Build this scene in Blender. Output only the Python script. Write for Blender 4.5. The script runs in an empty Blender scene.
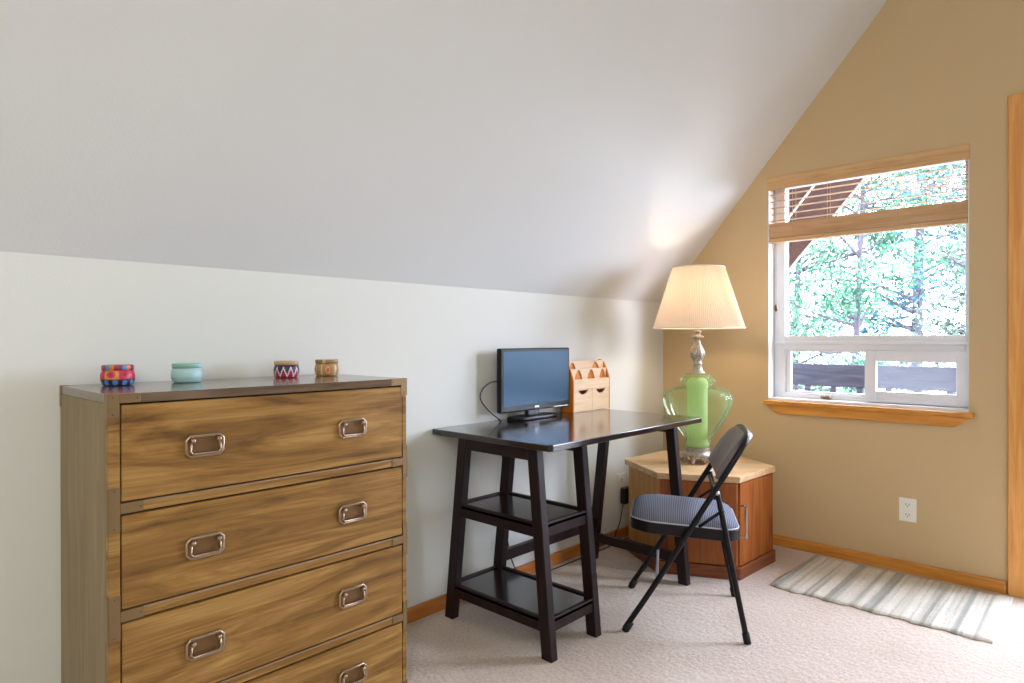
import bpy, bmesh, math, random
from mathutils import Vector, Matrix
random.seed(7)
PI = math.pi
sc = bpy.context.scene
col = sc.collection

# ------------------------------------------------------------ camera
cam_data = bpy.data.cameras.new('camera')
cam = bpy.data.objects.new('camera', cam_data)
col.objects.link(cam)
YAW, PITCH, ROLL = 0.75350, -0.0029, 0.0013
fwd = Vector((math.cos(PITCH)*math.cos(YAW), math.cos(PITCH)*math.sin(YAW), math.sin(PITCH)))
rgt = fwd.cross(Vector((0, 0, 1))).normalized()
upv = rgt.cross(fwd)
r2 = rgt*math.cos(ROLL) - upv*math.sin(ROLL)
u2 = rgt*math.sin(ROLL) + upv*math.cos(ROLL)
m = Matrix.Identity(4)
for i in range(3):
    m[i][0] = r2[i]; m[i][1] = u2[i]; m[i][2] = -fwd[i]
m.translation = Vector((-3.7527, -2.1710, 1.18))
cam.matrix_world = m
cam_data.sensor_width = 36.0
cam_data.lens = 647.98/1024*36.0
cam_data.clip_start = 0.05
cam_data.clip_end = 200
sc.camera = cam

# ------------------------------------------------------------ sky and view
world = bpy.data.worlds.new('sky')
sc.world = world
world.use_nodes = True
bg = world.node_tree.nodes['Background']
bg.inputs['Color'].default_value = (0.76, 0.82, 1.0, 1)
bg.inputs['Strength'].default_value = 25.0
sc.view_settings.view_transform = 'Standard'
sc.view_settings.look = 'None'
sc.view_settings.gamma = 1.0
sc.view_settings.use_curve_mapping = False
sc.view_settings.exposure = 0.14


def area(name, loc, target, sx, sy, energy, color, portal=False, spread=PI):
    d = bpy.data.lights.new(name, 'AREA')
    d.shape = 'RECTANGLE'; d.size = sx; d.size_y = sy
    d.energy = energy; d.color = color
    d.spread = spread
    if portal:
        d.cycles.is_portal = True
    o = bpy.data.objects.new(name, d)
    col.objects.link(o)
    o.location = loc
    dirv = Vector(target) - Vector(loc)
    o.rotation_euler = dirv.to_track_quat('-Z', 'Y').to_euler()
    return o


# window and glazed door let the sky in
area('window_portal', (0.16, -1.16, 1.46), (-1, -1.16, 1.46), 0.96, 1.28, 1, (1, 1, 1), portal=True)
area('door_portal', (0.16, -2.31, 1.1), (-1, -2.31, 1.1), 0.9, 2.2, 1, (1, 1, 1), portal=True)
# added soft fill behind the camera, no lamp of the room
area('fill_light', (-4.9, -3.6, 2.5), (-1.6, -0.6, 0.9), 1.8, 1.8, 68, (1.0, 0.99, 0.93))

# ------------------------------------------------------------ colour and node helpers


def lin(r, g, b):
    def f(c):
        c /= 255.0
        return c/12.92 if c <= 0.04045 else ((c+0.055)/1.055)**2.4
    return (f(r), f(g), f(b), 1.0)


def base_mat(name, color, rough=0.5, metal=0.0, spec=0.5, coat=0.0):
    mt = bpy.data.materials.new(name)
    mt.use_nodes = True
    b = mt.node_tree.nodes['Principled BSDF']
    b.inputs['Base Color'].default_value = color
    b.inputs['Roughness'].default_value = rough
    b.inputs['Metallic'].default_value = metal
    b.inputs['Specular IOR Level'].default_value = spec
    if coat:
        b.inputs['Coat Weight'].default_value = coat
        b.inputs['Coat Roughness'].default_value = 0.12
    return mt, mt.node_tree, b


def ramp(nt, stops):
    r = nt.nodes.new('ShaderNodeValToRGB')
    e = r.color_ramp.elements
    while len(e) < len(stops):
        e.new(0.5)
    for k, (p, c) in enumerate(stops):
        e[k].position = p
        e[k].color = c
    return r


def mapped(nt, scale, rot=(0, 0, 0), src='Object'):
    tc = nt.nodes.new('ShaderNodeTexCoord')
    mp = nt.nodes.new('ShaderNodeMapping')
    mp.inputs['Scale'].default_value = scale
    mp.inputs['Rotation'].default_value = rot
    nt.links.new(tc.outputs[src], mp.inputs['Vector'])
    return mp


def noise(nt, vec, scale, detail=4, rough=0.55, dist=0.0):
    n = nt.nodes.new('ShaderNodeTexNoise')
    n.inputs['Scale'].default_value = scale
    n.inputs['Detail'].default_value = detail
    n.inputs['Roughness'].default_value = rough
    n.inputs['Distortion'].default_value = dist
    nt.links.new(vec, n.inputs['Vector'])
    return n


def bump(nt, b, height, strength, dist):
    bp = nt.nodes.new('ShaderNodeBump')
    bp.inputs['Strength'].default_value = strength
    bp.inputs['Distance'].default_value = dist
    nt.links.new(height, bp.inputs['Height'])
    nt.links.new(bp.outputs['Normal'], b.inputs['Normal'])


def paint(name, color, rough=0.7, spec=0.3, bs=0.12):
    mt, nt, b = base_mat(name, color, rough, spec=spec)
    mp = mapped(nt, (1, 1, 1))
    n = noise(nt, mp.outputs['Vector'], 140, 3)
    bump(nt, b, n.outputs['Fac'], bs, 0.004)
    return mt


def wood(name, dark, mid, light, grain=(1.5, 14, 14), rough=0.4, coat=0.0, spec=0.4, fine=0.35, scale=2.0, dist=1.2):
    """grain runs along the axis with the smallest number of `grain`"""
    mt, nt, b = base_mat(name, mid, rough, spec=spec, coat=coat)
    mp = mapped(nt, grain)
    n1 = noise(nt, mp.outputs['Vector'], scale, 6, 0.6, dist)
    rp = ramp(nt, [(0.28, dark), (0.5, mid), (0.72, light)])
    nt.links.new(n1.outputs['Fac'], rp.inputs['Fac'])
    mp2 = mapped(nt, tuple(g*(1.0 if g == min(grain) else 6.0) for g in grain))
    n2 = noise(nt, mp2.outputs['Vector'], scale*2, 3, 0.6)
    mx = nt.nodes.new('ShaderNodeMix')
    mx.data_type = 'RGBA'; mx.blend_type = 'MULTIPLY'
    mx.inputs['Factor'].default_value = fine
    rp2 = ramp(nt, [(0.3, (0.45, 0.42, 0.4, 1)), (0.65, (1, 1, 1, 1))])
    nt.links.new(n2.outputs['Fac'], rp2.inputs['Fac'])
    nt.links.new(rp.outputs['Color'], mx.inputs['A'])
    nt.links.new(rp2.outputs['Color'], mx.inputs['B'])
    nt.links.new(mx.outputs['Result'], b.inputs['Base Color'])
    bump(nt, b, n2.outputs['Fac'], 0.08, 0.002)
    return mt


M = {}
M['wall_white'] = paint('white wall paint', lin(226, 227, 219), bs=0.10)
M['ceiling_white'] = paint('white ceiling paint', lin(226, 228, 226), rough=0.6, bs=0.12)
M['wall_tan'] = paint('tan wall paint', lin(205, 178, 136), rough=0.65, bs=0.12)
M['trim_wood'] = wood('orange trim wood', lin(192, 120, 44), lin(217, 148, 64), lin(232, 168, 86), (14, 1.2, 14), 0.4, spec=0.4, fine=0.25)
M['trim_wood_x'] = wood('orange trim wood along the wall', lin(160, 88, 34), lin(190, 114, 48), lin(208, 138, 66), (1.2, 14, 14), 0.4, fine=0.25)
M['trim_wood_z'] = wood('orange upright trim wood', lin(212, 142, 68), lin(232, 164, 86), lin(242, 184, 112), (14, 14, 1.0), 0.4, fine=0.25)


def carpet():
    mt, nt, b = base_mat('beige loop carpet', lin(196, 178, 158), 0.95, spec=0.1)
    mp = mapped(nt, (1, 1, 1))
    n1 = noise(nt, mp.outputs['Vector'], 3.0, 5)
    n2 = noise(nt, mp.outputs['Vector'], 95, 3, 0.7)
    v = nt.nodes.new('ShaderNodeTexVoronoi')
    v.inputs['Scale'].default_value = 48
    nt.links.new(mp.outputs['Vector'], v.inputs['Vector'])
    rp = ramp(nt, [(0.25, lin(170, 150, 132)), (0.5, lin(210, 192, 176)), (0.78, lin(232, 219, 206))])
    ad = nt.nodes.new('ShaderNodeMath'); ad.operation = 'MULTIPLY_ADD'
    ad.inputs[1].default_value = 0.3
    nt.links.new(n1.outputs['Fac'], ad.inputs[0])
    ml = nt.nodes.new('ShaderNodeMath'); ml.operation = 'MULTIPLY'; ml.inputs[1].default_value = 0.7
    nt.links.new(n2.outputs['Fac'], ml.inputs[0])
    nt.links.new(ml.outputs[0], ad.inputs[2])
    nt.links.new(ad.outputs[0], rp.inputs['Fac'])
    nt.links.new(rp.outputs['Color'], b.inputs['Base Color'])
    ms = nt.nodes.new('ShaderNodeMath'); ms.operation = 'SUBTRACT'
    nt.links.new(n2.outputs['Fac'], ms.inputs[0])
    nt.links.new(v.outputs['Distance'], ms.inputs[1])
    bump(nt, b, ms.outputs[0], 0.4, 0.008)
    b.inputs['Sheen Weight'].default_value = 0.15
    return mt


M['carpet'] = carpet()
M['drawer_wood'] = wood('honey drawer wood', lin(98, 66, 28), lin(156, 114, 56), lin(190, 149, 86), (1.0, 8, 8), 0.36, spec=0.4, fine=0.6, scale=2.0, dist=1.5)
M['dresser_side'] = wood('grey brown side wood', lin(124, 103, 68), lin(142, 120, 82), lin(158, 136, 98), (14, 14, 1.0), 0.45, fine=0.3)
M['dresser_top'] = wood('dark brown top wood', lin(84, 66, 50), lin(108, 86, 66), lin(128, 104, 82), (1.2, 14, 14), 0.22, spec=0.5, coat=0.5, fine=0.3)
M['brass'], _, _ = base_mat('antique brass', lin(142, 118, 84), 0.42, 0.7)
M['brass_light'], _, _ = base_mat('worn brass', lin(176, 154, 130), 0.32, 0.85)
M['brass_dark'], _, _ = base_mat('tarnished brass', lin(124, 92, 58), 0.45, 0.5)
M['gap'], _, _ = base_mat('drawer gap shade', lin(30, 22, 15), 0.8)  # near-black colour stands in for shade between the drawers
M['espresso'] = wood('espresso wood', lin(22, 11, 11), lin(33, 18, 18), lin(44, 26, 25), (10, 10, 1.2), 0.42, spec=0.3, fine=0.2)
M['espresso_top'] = wood('espresso desktop', lin(26, 14, 13), lin(34, 20, 18), lin(44, 28, 25), (1.0, 12, 12), 0.17, spec=0.6, coat=0.6, fine=0.15)
M['black_metal'], _, _ = base_mat('black enamelled metal', lin(13, 11, 14), 0.36, 0.0, spec=0.3)
M['black_plastic'], _, _ = base_mat('black plastic', lin(18, 18, 20), 0.35)
M['gloss_black'], _, _ = base_mat('glossy black plastic', lin(12, 12, 16), 0.28, spec=0.3)
M['rubber'], _, _ = base_mat('black rubber', lin(14, 13, 14), 0.7)
M['chrome'], _, _ = base_mat('chrome', lin(220, 218, 214), 0.2, 1.0)
M['steel'], _, _ = base_mat('bright steel', lin(200, 198, 204), 0.35, 0.7)
M['white_plastic'], _, _ = base_mat('white plastic', lin(236, 232, 222), 0.35)
M['vinyl'], _, _ = base_mat('white vinyl', lin(236, 236, 240), 0.4)
M['reveal'], _, _ = base_mat('white reveal paint', lin(232, 234, 234), 0.6)
M['vinyl_pad'], _, _ = base_mat('dark grey vinyl', lin(104, 94, 96), 0.45)
M['piping'], _, _ = base_mat('pale edge piping', lin(190, 190, 200), 0.5)
M['slot'], _, _ = base_mat('dark slot', lin(40, 36, 34), 0.7)


def fabric():
    mt, nt, b = base_mat('ribbed grey seat fabric', lin(122, 126, 140), 0.8, spec=0.25)
    mp = mapped(nt, (1, 1, 1))
    w = nt.nodes.new('ShaderNodeTexWave')
    w.wave_type = 'BANDS'; w.bands_direction = 'Y'
    w.inputs['Scale'].default_value = 42
    w.inputs['Distortion'].default_value = 0.3
    nt.links.new(mp.outputs['Vector'], w.inputs['Vector'])
    rp = ramp(nt, [(0.1, lin(78, 80, 92)), (0.7, lin(134, 138, 152))])
    nt.links.new(w.outputs['Fac'], rp.inputs['Fac'])
    nt.links.new(rp.outputs['Color'], b.inputs['Base Color'])
    bump(nt, b, w.outputs['Fac'], 0.4, 0.003)
    return mt


M['seat_fabric'] = fabric()
M['cab_top'] = wood('pale oak top', lin(204, 160, 112), lin(224, 184, 136), lin(236, 202, 158), (2.0, 10, 12), 0.42, fine=0.4)
M['cab_body'] = wood('red brown cabinet wood', lin(124, 60, 18), lin(156, 84, 28), lin(176, 102, 40), (12, 12, 1.2), 0.4, fine=0.25)
M['cab_side'] = wood('oak cabinet side', lin(180, 122, 60), lin(198, 142, 78), lin(210, 158, 94), (12, 12, 1.0), 0.4, fine=0.25)
M['cab_plinth'] = wood('dark plinth wood', lin(96, 48, 20), lin(126, 66, 28), lin(146, 82, 38), (2, 2, 14), 0.4, fine=0.25)
M['pine'] = wood('light pine', lin(228, 190, 148), lin(241, 210, 172), lin(247, 220, 186), (1.4, 12, 12), 0.45, fine=0.15)
M['pine_side'] = wood('pine with painted amber bounce', lin(212, 112, 24), lin(226, 130, 36), lin(236, 146, 50), (10, 10, 1.2), 0.5, fine=0.2)  # amber interreflection between the pine boards put into the colour
M['pine_dark'], _, _ = base_mat('reddish drawer inside', lin(112, 44, 24), 0.7)
M['bamboo'] = wood('bamboo blind wood', lin(198, 150, 98), lin(218, 174, 122), lin(230, 190, 142), (10, 1.0, 14), 0.4, fine=0.3)
M['slat_wood'] = wood('thin blind slat wood', lin(196, 150, 102), lin(216, 172, 124), lin(228, 188, 144), (10, 1.0, 14), 0.45, fine=0.3)
M['cord'], _, _ = base_mat('tan cord', lin(200, 176, 140), 0.8)
M['eave_wood'] = wood('brown eave boards', lin(46, 30, 24), lin(62, 43, 35), lin(76, 55, 45), (9, 1.0, 9), 0.85, spec=0.03, fine=0.5)
M['eave_pale'], _, _ = base_mat('pale eave colour', lin(196, 190, 190), 0.6)
M['rail_wood'] = wood('weathered dark rail', lin(44, 44, 52), lin(60, 60, 68), lin(76, 76, 84), (9, 1.0, 9), 0.8, spec=0.1, fine=0.3)
M['ground'] = paint('pale forest ground', lin(142, 137, 128), rough=0.95, bs=0.3)
M['bark'] = wood('grey bark', lin(40, 34, 42), lin(60, 52, 60), lin(80, 72, 78), (10, 10, 2), 0.9, fine=0.4)


def leafmat(name, c1, c2, c3):
    mt = bpy.data.materials.new(name)
    mt.use_nodes = True
    nt = mt.node_tree
    nt.nodes.clear()
    out = nt.nodes.new('ShaderNodeOutputMaterial')
    g = nt.nodes.new('ShaderNodeNewGeometry')
    rp = ramp(nt, [(0.1, c1), (0.5, c2), (0.9, c3)])
    nt.links.new(g.outputs['Random Per Island'], rp.inputs['Fac'])
    d = nt.nodes.new('ShaderNodeBsdfDiffuse')
    t = nt.nodes.new('ShaderNodeBsdfTranslucent')
    mx = nt.nodes.new('ShaderNodeMixShader'); mx.inputs[0].default_value = 0.45
    nt.links.new(rp.outputs['Color'], d.inputs['Color'])
    nt.links.new(rp.outputs['Color'], t.inputs['Color'])
    nt.links.new(d.outputs[0], mx.inputs[1]); nt.links.new(t.outputs[0], mx.inputs[2])
    nt.links.new(mx.outputs[0], out.inputs[0])
    return mt


M['leaf_green'] = leafmat('green leaves', lin(36, 70, 50), lin(62, 102, 76), lin(104, 134, 108))
M['leaf_blue'] = leafmat('blue green needles', lin(32, 60, 74), lin(54, 86, 100), lin(88, 116, 126))
M['leaf_pale'] = leafmat('pale leaves', lin(58, 84, 66), lin(88, 110, 92), lin(126, 140, 124))


def thin_glass(name, tint, gloss=0.08, rough=0.02):
    mt = bpy.data.materials.new(name)
    mt.use_nodes = True
    nt = mt.node_tree
    nt.nodes.clear()
    out = nt.nodes.new('ShaderNodeOutputMaterial')
    tr = nt.nodes.new('ShaderNodeBsdfTransparent'); tr.inputs[0].default_value = tint
    gl = nt.nodes.new('ShaderNodeBsdfGlossy'); gl.inputs['Roughness'].default_value = rough
    lw = nt.nodes.new('ShaderNodeLayerWeight'); lw.inputs['Blend'].default_value = gloss
    mx = nt.nodes.new('ShaderNodeMixShader')
    nt.links.new(lw.outputs['Fresnel'], mx.inputs[0])
    nt.links.new(tr.outputs[0], mx.inputs[1]); nt.links.new(gl.outputs[0], mx.inputs[2])
    nt.links.new(mx.outputs[0], out.inputs[0])
    return mt


M['glass'] = thin_glass('window glass', (0.96, 0.98, 1, 1), 0.04)
M['lamp_glass'] = thin_glass('pale green lamp glass', (0.89, 0.95, 0.85, 1), 0.10, 0.06)
_nt = M['lamp_glass'].node_tree
_o = [n for n in _nt.nodes if n.type == 'OUTPUT_MATERIAL'][0]
_src = _o.inputs[0].links[0].from_socket
_t = _nt.nodes.new('ShaderNodeBsdfTranslucent'); _t.inputs[0].default_value = lin(196, 232, 170)
_d = _nt.nodes.new('ShaderNodeBsdfDiffuse'); _d.inputs[0].default_value = lin(196, 232, 170)
_m1 = _nt.nodes.new('ShaderNodeMixShader'); _m1.inputs[0].default_value = 0.5
_m2 = _nt.nodes.new('ShaderNodeMixShader'); _m2.inputs[0].default_value = 0.12
_nt.links.new(_t.outputs[0], _m1.inputs[1]); _nt.links.new(_d.outputs[0], _m1.inputs[2])
_nt.links.new(_src, _m2.inputs[1]); _nt.links.new(_m1.outputs[0], _m2.inputs[2])
_nt.links.new(_m2.outputs[0], _o.inputs[0])


def hazy_pane_mat():
    mt = bpy.data.materials.new('hazy pane')  # faint whitish veil mixed into the clear pane
    mt.use_nodes = True
    nt = mt.node_tree
    nt.nodes.clear()
    out = nt.nodes.new('ShaderNodeOutputMaterial')
    tr = nt.nodes.new('ShaderNodeBsdfTransparent'); tr.inputs[0].default_value = (0.95, 0.97, 1, 1)
    d = nt.nodes.new('ShaderNodeBsdfDiffuse'); d.inputs[0].default_value = (0.8, 0.85, 0.9, 1)
    t = nt.nodes.new('ShaderNodeBsdfTranslucent'); t.inputs[0].default_value = (0.8, 0.85, 0.9, 1)
    a = nt.nodes.new('ShaderNodeAddShader')
    nt.links.new(d.outputs[0], a.inputs[0]); nt.links.new(t.outputs[0], a.inputs[1])
    mx = nt.nodes.new('ShaderNodeMixShader'); mx.inputs[0].default_value = 0.025
    nt.links.new(tr.outputs[0], mx.inputs[1]); nt.links.new(t.outputs[0], mx.inputs[2])
    nt.links.new(mx.outputs[0], out.inputs[0])
    return mt


M['hazy_glass'] = hazy_pane_mat()


def shade_mat():
    mt = bpy.data.materials.new('pleated cream shade cloth')
    mt.use_nodes = True
    nt = mt.node_tree
    nt.nodes.clear()
    out = nt.nodes.new('ShaderNodeOutputMaterial')
    d = nt.nodes.new('ShaderNodeBsdfDiffuse'); d.inputs[0].default_value = lin(240, 222, 200)
    t = nt.nodes.new('ShaderNodeBsdfTranslucent'); t.inputs[0].default_value = lin(240, 220, 200)
    mx = nt.nodes.new('ShaderNodeMixShader'); mx.inputs[0].default_value = 0.25
    nt.links.new(d.outputs[0], mx.inputs[1]); nt.links.new(t.outputs[0], mx.inputs[2])
    nt.links.new(mx.outputs[0], out.inputs[0])
    return mt


M['shade'] = shade_mat()
M['shade_trim'], _, _ = base_mat('shade edge trim', lin(236, 224, 208), 0.7)


def tube_mat():
    mt = bpy.data.materials.new('frosted green glass tube')
    mt.use_nodes = True
    nt = mt.node_tree
    nt.nodes.clear()
    out = nt.nodes.new('ShaderNodeOutputMaterial')
    d = nt.nodes.new('ShaderNodeBsdfDiffuse'); d.inputs[0].default_value = lin(226, 242, 190)
    t = nt.nodes.new('ShaderNodeBsdfTranslucent'); t.inputs[0].default_value = lin(196, 216, 160)
    mx = nt.nodes.new('ShaderNodeMixShader'); mx.inputs[0].default_value = 0.5
    nt.links.new(d.outputs[0], mx.inputs[1]); nt.links.new(t.outputs[0], mx.inputs[2])
    nt.links.new(mx.outputs[0], out.inputs[0])
    return mt


M['lamp_tube'] = tube_mat()
M['pewter'] = wood('grey green pewter', lin(128, 118, 106), lin(172, 164, 150), lin(206, 200, 190), (30, 30, 30), 0.45, fine=0.2)
M['pewter'].node_tree.nodes['Principled BSDF'].inputs['Metallic'].default_value = 0.35


def screen_mat():
    mt, nt, b = base_mat('matt display screen', lin(22, 58, 84), 0.34, spec=0.5)  # blue window reflection put into the base colour and tint
    b.inputs['Specular Tint'].default_value = (0.55, 0.8, 1.0, 1)
    return mt


M['screen'] = screen_mat()


def rug_mat():
    mt, nt, b = base_mat('striped rag rug weave', lin(214, 210, 196), 0.95, spec=0.1)
    mp = mapped(nt, (0.25, 17, 1))
    n1 = noise(nt, mp.outputs['Vector'], 1.0, 3, 0.6)
    rp = ramp(nt, [(0.36, lin(158, 157, 146)), (0.45, lin(182, 180, 168)), (0.52, lin(214, 207, 192)), (0.75, lin(226, 219, 205))])
    nt.links.new(n1.outputs['Fac'], rp.inputs['Fac'])
    mp2 = mapped(nt, (20, 60, 1))
    n2 = noise(nt, mp2.outputs['Vector'], 2.0, 3, 0.7)
    rp2 = ramp(nt, [(0.32, (0.55, 0.55, 0.52, 1)), (0.46, (1, 1, 1, 1))])
    nt.links.new(n2.outputs['Fac'], rp2.inputs['Fac'])
    mx = nt.nodes.new('ShaderNodeMix'); mx.data_type = 'RGBA'; mx.blend_type = 'MULTIPLY'
    mx.inputs['Factor'].default_value = 0.5
    nt.links.new(rp.outputs['Color'], mx.inputs['A']); nt.links.new(rp2.outputs['Color'], mx.inputs['B'])
    nt.links.new(mx.outputs['Result'], b.inputs['Base Color'])
    mp3 = mapped(nt, (1, 1, 1))
    n3 = noise(nt, mp3.outputs['Vector'], 120, 2)
    bump(nt, b, n3.outputs['Fac'], 0.5, 0.006)
    return mt


M['rug'] = rug_mat()

# ------------------------------------------------------------ mesh helpers
MATW = {}


def Wm(o):
    return MATW.get(o.name, Matrix.Identity(4))


def obj(name, bm, mat, parent=None, local=False, bevel=0.0, smooth=False, segs=2):
    """link the bmesh as ONE object; vertices are in world space unless local"""
    if parent is not None and not local:
        bm.transform(Wm(parent).inverted())
    bmesh.ops.recalc_face_normals(bm, faces=bm.faces)
    me = bpy.data.meshes.new(name)
    bm.to_mesh(me); bm.free()
    mats = mat if isinstance(mat, (list, tuple)) else [mat]
    for q in mats:
        me.materials.append(q)
    o = bpy.data.objects.new(name, me)
    col.objects.link(o)
    if parent is not None:
        o.parent = parent
        MATW[o.name] = Wm(parent)
    if smooth:
        for p in me.polygons:
            p.use_smooth = True
    if bevel:
        md = o.modifiers.new('bevel', 'BEVEL')
        md.width = bevel; md.segments = segs; md.limit_method = 'ANGLE'; md.angle_limit = 0.6
    return o


def thing(name, label, cat, loc=(0, 0, 0), rotz=0.0, group=None):
    o = bpy.data.objects.new(name, None)
    col.objects.link(o)
    o.empty_display_size = 0.05
    o.location = loc; o.rotation_euler = (0, 0, rotz)
    MATW[o.name] = Matrix.Translation(Vector(loc)) @ Matrix.Rotation(rotz, 4, 'Z')
    o['label'] = label; o['category'] = cat
    if group:
        o['group'] = group
    return o


def tag(o, label, cat, group=None):
    o['label'] = label; o['category'] = cat
    if group:
        o['group'] = group
    return o


def struct(name, bm, mat, parent=None, **k):
    o = obj(name, bm, mat, parent, **k)
    if parent is None:
        o['kind'] = 'structure'
    return o


def B():
    return bmesh.new()


def box(bm, x0, x1, y0, y1, z0, z1, mi=0):
    vs = [bm.verts.new((x, y, z)) for z in (z0, z1) for (x, y) in ((x0, y0), (x1, y0), (x1, y1), (x0, y1))]
    for f in ((3, 2, 1, 0), (4, 5, 6, 7), (0, 1, 5, 4), (1, 2, 6, 5), (2, 3, 7, 6), (3, 0, 4, 7)):
        q = bm.faces.new([vs[i] for i in f]); q.material_index = mi
    return vs


def hexa(bm, bottom, top):
    vs = [bm.verts.new(p) for p in bottom] + [bm.verts.new(p) for p in top]
    for f in ((3, 2, 1, 0), (4, 5, 6, 7), (0, 1, 5, 4), (1, 2, 6, 5), (2, 3, 7, 6), (3, 0, 4, 7)):
        bm.faces.new([vs[i] for i in f])


def prism(bm, pts, vec, mi=0):
    """extrude polygon pts (3-D) by vec"""
    v = Vector(vec)
    a = [bm.verts.new(p) for p in pts]
    b = [bm.verts.new(Vector(p)+v) for p in pts]
    n = len(pts)
    fs = [bm.faces.new(a), bm.faces.new(list(reversed(b)))]
    for i in range(n):
        fs.append(bm.faces.new((a[i], b[i], b[(i+1) % n], a[(i+1) % n])))
    for f in fs:
        f.material_index = mi


def tube(bm, pts, r, n=10, cap=True, closed=False):
    pts = [Vector(p) for p in pts]
    rs = r if isinstance(r, (list, tuple)) else [r]*len(pts)
    rings = []
    prev = None
    N = len(pts)
    for i, p in enumerate(pts):
        if closed:
            t = (pts[(i+1) % N]-pts[i-1]).normalized()
        elif i == 0:
            t = (pts[1]-p).normalized()
        elif i == N-1:
            t = (p-pts[-2]).normalized()
        else:
            t = (pts[i+1]-pts[i-1]).normalized()
        if prev is None:
            a = Vector((0, 0, 1)) if abs(t.z) < 0.9 else Vector((1, 0, 0))
            u = t.cross(a).normalized()
        else:
            u = (prev - t*prev.dot(t)).normalized()
        prev = u
        w = t.cross(u)
        rings.append([bm.verts.new(p + rs[i]*(math.cos(2*PI*k/n)*u + math.sin(2*PI*k/n)*w)) for k in range(n)])
    for i in range(N if closed else N-1):
        a, b = rings[i], rings[(i+1) % N]
        for k in range(n):
            bm.faces.new((a[k], a[(k+1) % n], b[(k+1) % n], b[k]))
    if cap and not closed:
        bm.faces.new(list(reversed(rings[0]))); bm.faces.new(rings[-1])


def lathe(bm, prof, c=(0, 0, 0), n=32, cap=True, fn=None, mi=None):
    """prof = [(r,z)...] from bottom to top; fn(angle, r, z) -> radius"""
    rings = []
    for r, z in prof:
        ring = []
        for k in range(n):
            a = 2*PI*k/n
            rr = fn(a, r, z) if fn else r
            ring.append(bm.verts.new((c[0]+rr*math.cos(a), c[1]+rr*math.sin(a), c[2]+z)))
        rings.append(ring)
    for i in range(len(rings)-1):
        a, b = rings[i], rings[i+1]
        for k in range(n):
            f = bm.faces.new((a[k], a[(k+1) % n], b[(k+1) % n], b[k]))
            if mi:
                f.material_index = mi((k+0.5)/n, 0.5*(prof[i][1]+prof[i+1][1]))
    if cap:
        f = bm.faces.new(list(reversed(rings[0])))
        g = bm.faces.new(rings[-1])
        if mi:
            f.material_index = mi(0, prof[0][1]); g.material_index = mi(0, 99)


def sphere(bm, c, r, sx=1, sy=1, sz=1, u=14, v=10):
    mt = Matrix.Translation(Vector(c)) @ Matrix.Diagonal((sx, sy, sz, 1))
    bmesh.ops.create_uvsphere(bm, u_segments=u, v_segments=v, radius=r, matrix=mt)


def arc(c, r, a0, a1, n, plane='xz'):
    out = []
    for i in range(n+1):
        a = a0+(a1-a0)*i/n
        if plane == 'xz':
            out.append((c[0]+r*math.cos(a), c[1], c[2]+r*math.sin(a)))
        elif plane == 'xy':
            out.append((c[0]+r*math.cos(a), c[1]+r*math.sin(a), c[2]))
        else:
            out.append((c[0], c[1]+r*math.cos(a), c[2]+r*math.sin(a)))
    return out


def spline(pts, n=8):
    P = [Vector(p) for p in pts]
    P = [P[0]*2-P[1]] + P + [P[-1]*2-P[-2]]
    out = []
    for i in range(1, len(P)-2):
        for k in range(n):
            t = k/n
            a, b, c, d = P[i-1], P[i], P[i+1], P[i+2]
            out.append(0.5*((2*b) + (c-a)*t + (2*a-5*b+4*c-d)*t*t + (3*b-a-3*c+d)*t**3))
    out.append(P[-2])
    return out


# ------------------------------------------------------------ room shell
HK, SL = 1.4165, 1.158                 # knee wall height, ceiling slope
YR = -2.40                             # ridge
ZR = HK - SL*YR
XB = -5.6                              # back gable
YO = 2*YR                              # opposite knee wall
T = 0.13

bm = B(); box(bm, XB-T, T, YO-T, T, -0.12, 0.0)
struct('floor', bm, M['carpet'])
bm = B(); box(bm, XB-T, T, 0.0, T, 0.0, HK)
struct('wall_left', bm, M['wall_white'])
bm = B(); box(bm, XB-T, T, YO-T, YO, 0.0, HK)
struct('wall_right', bm, M['wall_white'])
bm = B()
th = 0.15
prism(bm, [(XB-T, T, HK-SL*T), (XB-T, YR, ZR), (XB-T, YO-T, HK-SL*T), (XB-T, YO-T, HK-SL*T+th), (XB-T, YR, ZR+th), (XB-T, T, HK-SL*T+th)], (-XB+2*T, 0, 0))
struct('ceiling', bm, M['ceiling_white'])
bm = B()
prism(bm, [(XB-T, T, 0), (XB-T, YO-T, 0), (XB-T, YO-T, HK), (XB-T, YO, HK), (XB-T, YR, ZR), (XB-T, 0, HK), (XB-T, T, HK)], (T, 0, 0))
struct('wall_back', bm, M['wall_white'])

# end wall with the window opening and the glazed door opening
WY0, WY1, WZ0, WZ1 = -0.684, -1.645, 0.829, 2.111
DY0, DY1, DZ = -1.865, -2.76, 2.235


def zc(y):
    return HK - SL*y if y >= YR else HK - SL*(YO-y)


bm = B()


def wpoly(yz):
    prism(bm, [(0, y, z) for y, z in yz], (T, 0, 0))


wpoly([(0, 0), (WY0, 0), (WY0, zc(WY0)), (0, HK)])
wpoly([(WY0, 0), (WY1, 0), (WY1, WZ0), (WY0, WZ0)])
wpoly([(WY0, WZ1), (WY1, WZ1), (WY1, zc(WY1)), (WY0, zc(WY0))])
wpoly([(WY1, 0), (DY0, 0), (DY0, zc(DY0)), (WY1, zc(WY1))])
wpoly([(DY0, DZ), (DY1, DZ), (DY1, zc(DY1)), (YR, ZR), (DY0, zc(DY0))])
wpoly([(DY1, 0), (YO, 0), (YO, HK), (DY1, zc(DY1))])
struct('wall_end', bm, M['wall_tan'])

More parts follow.
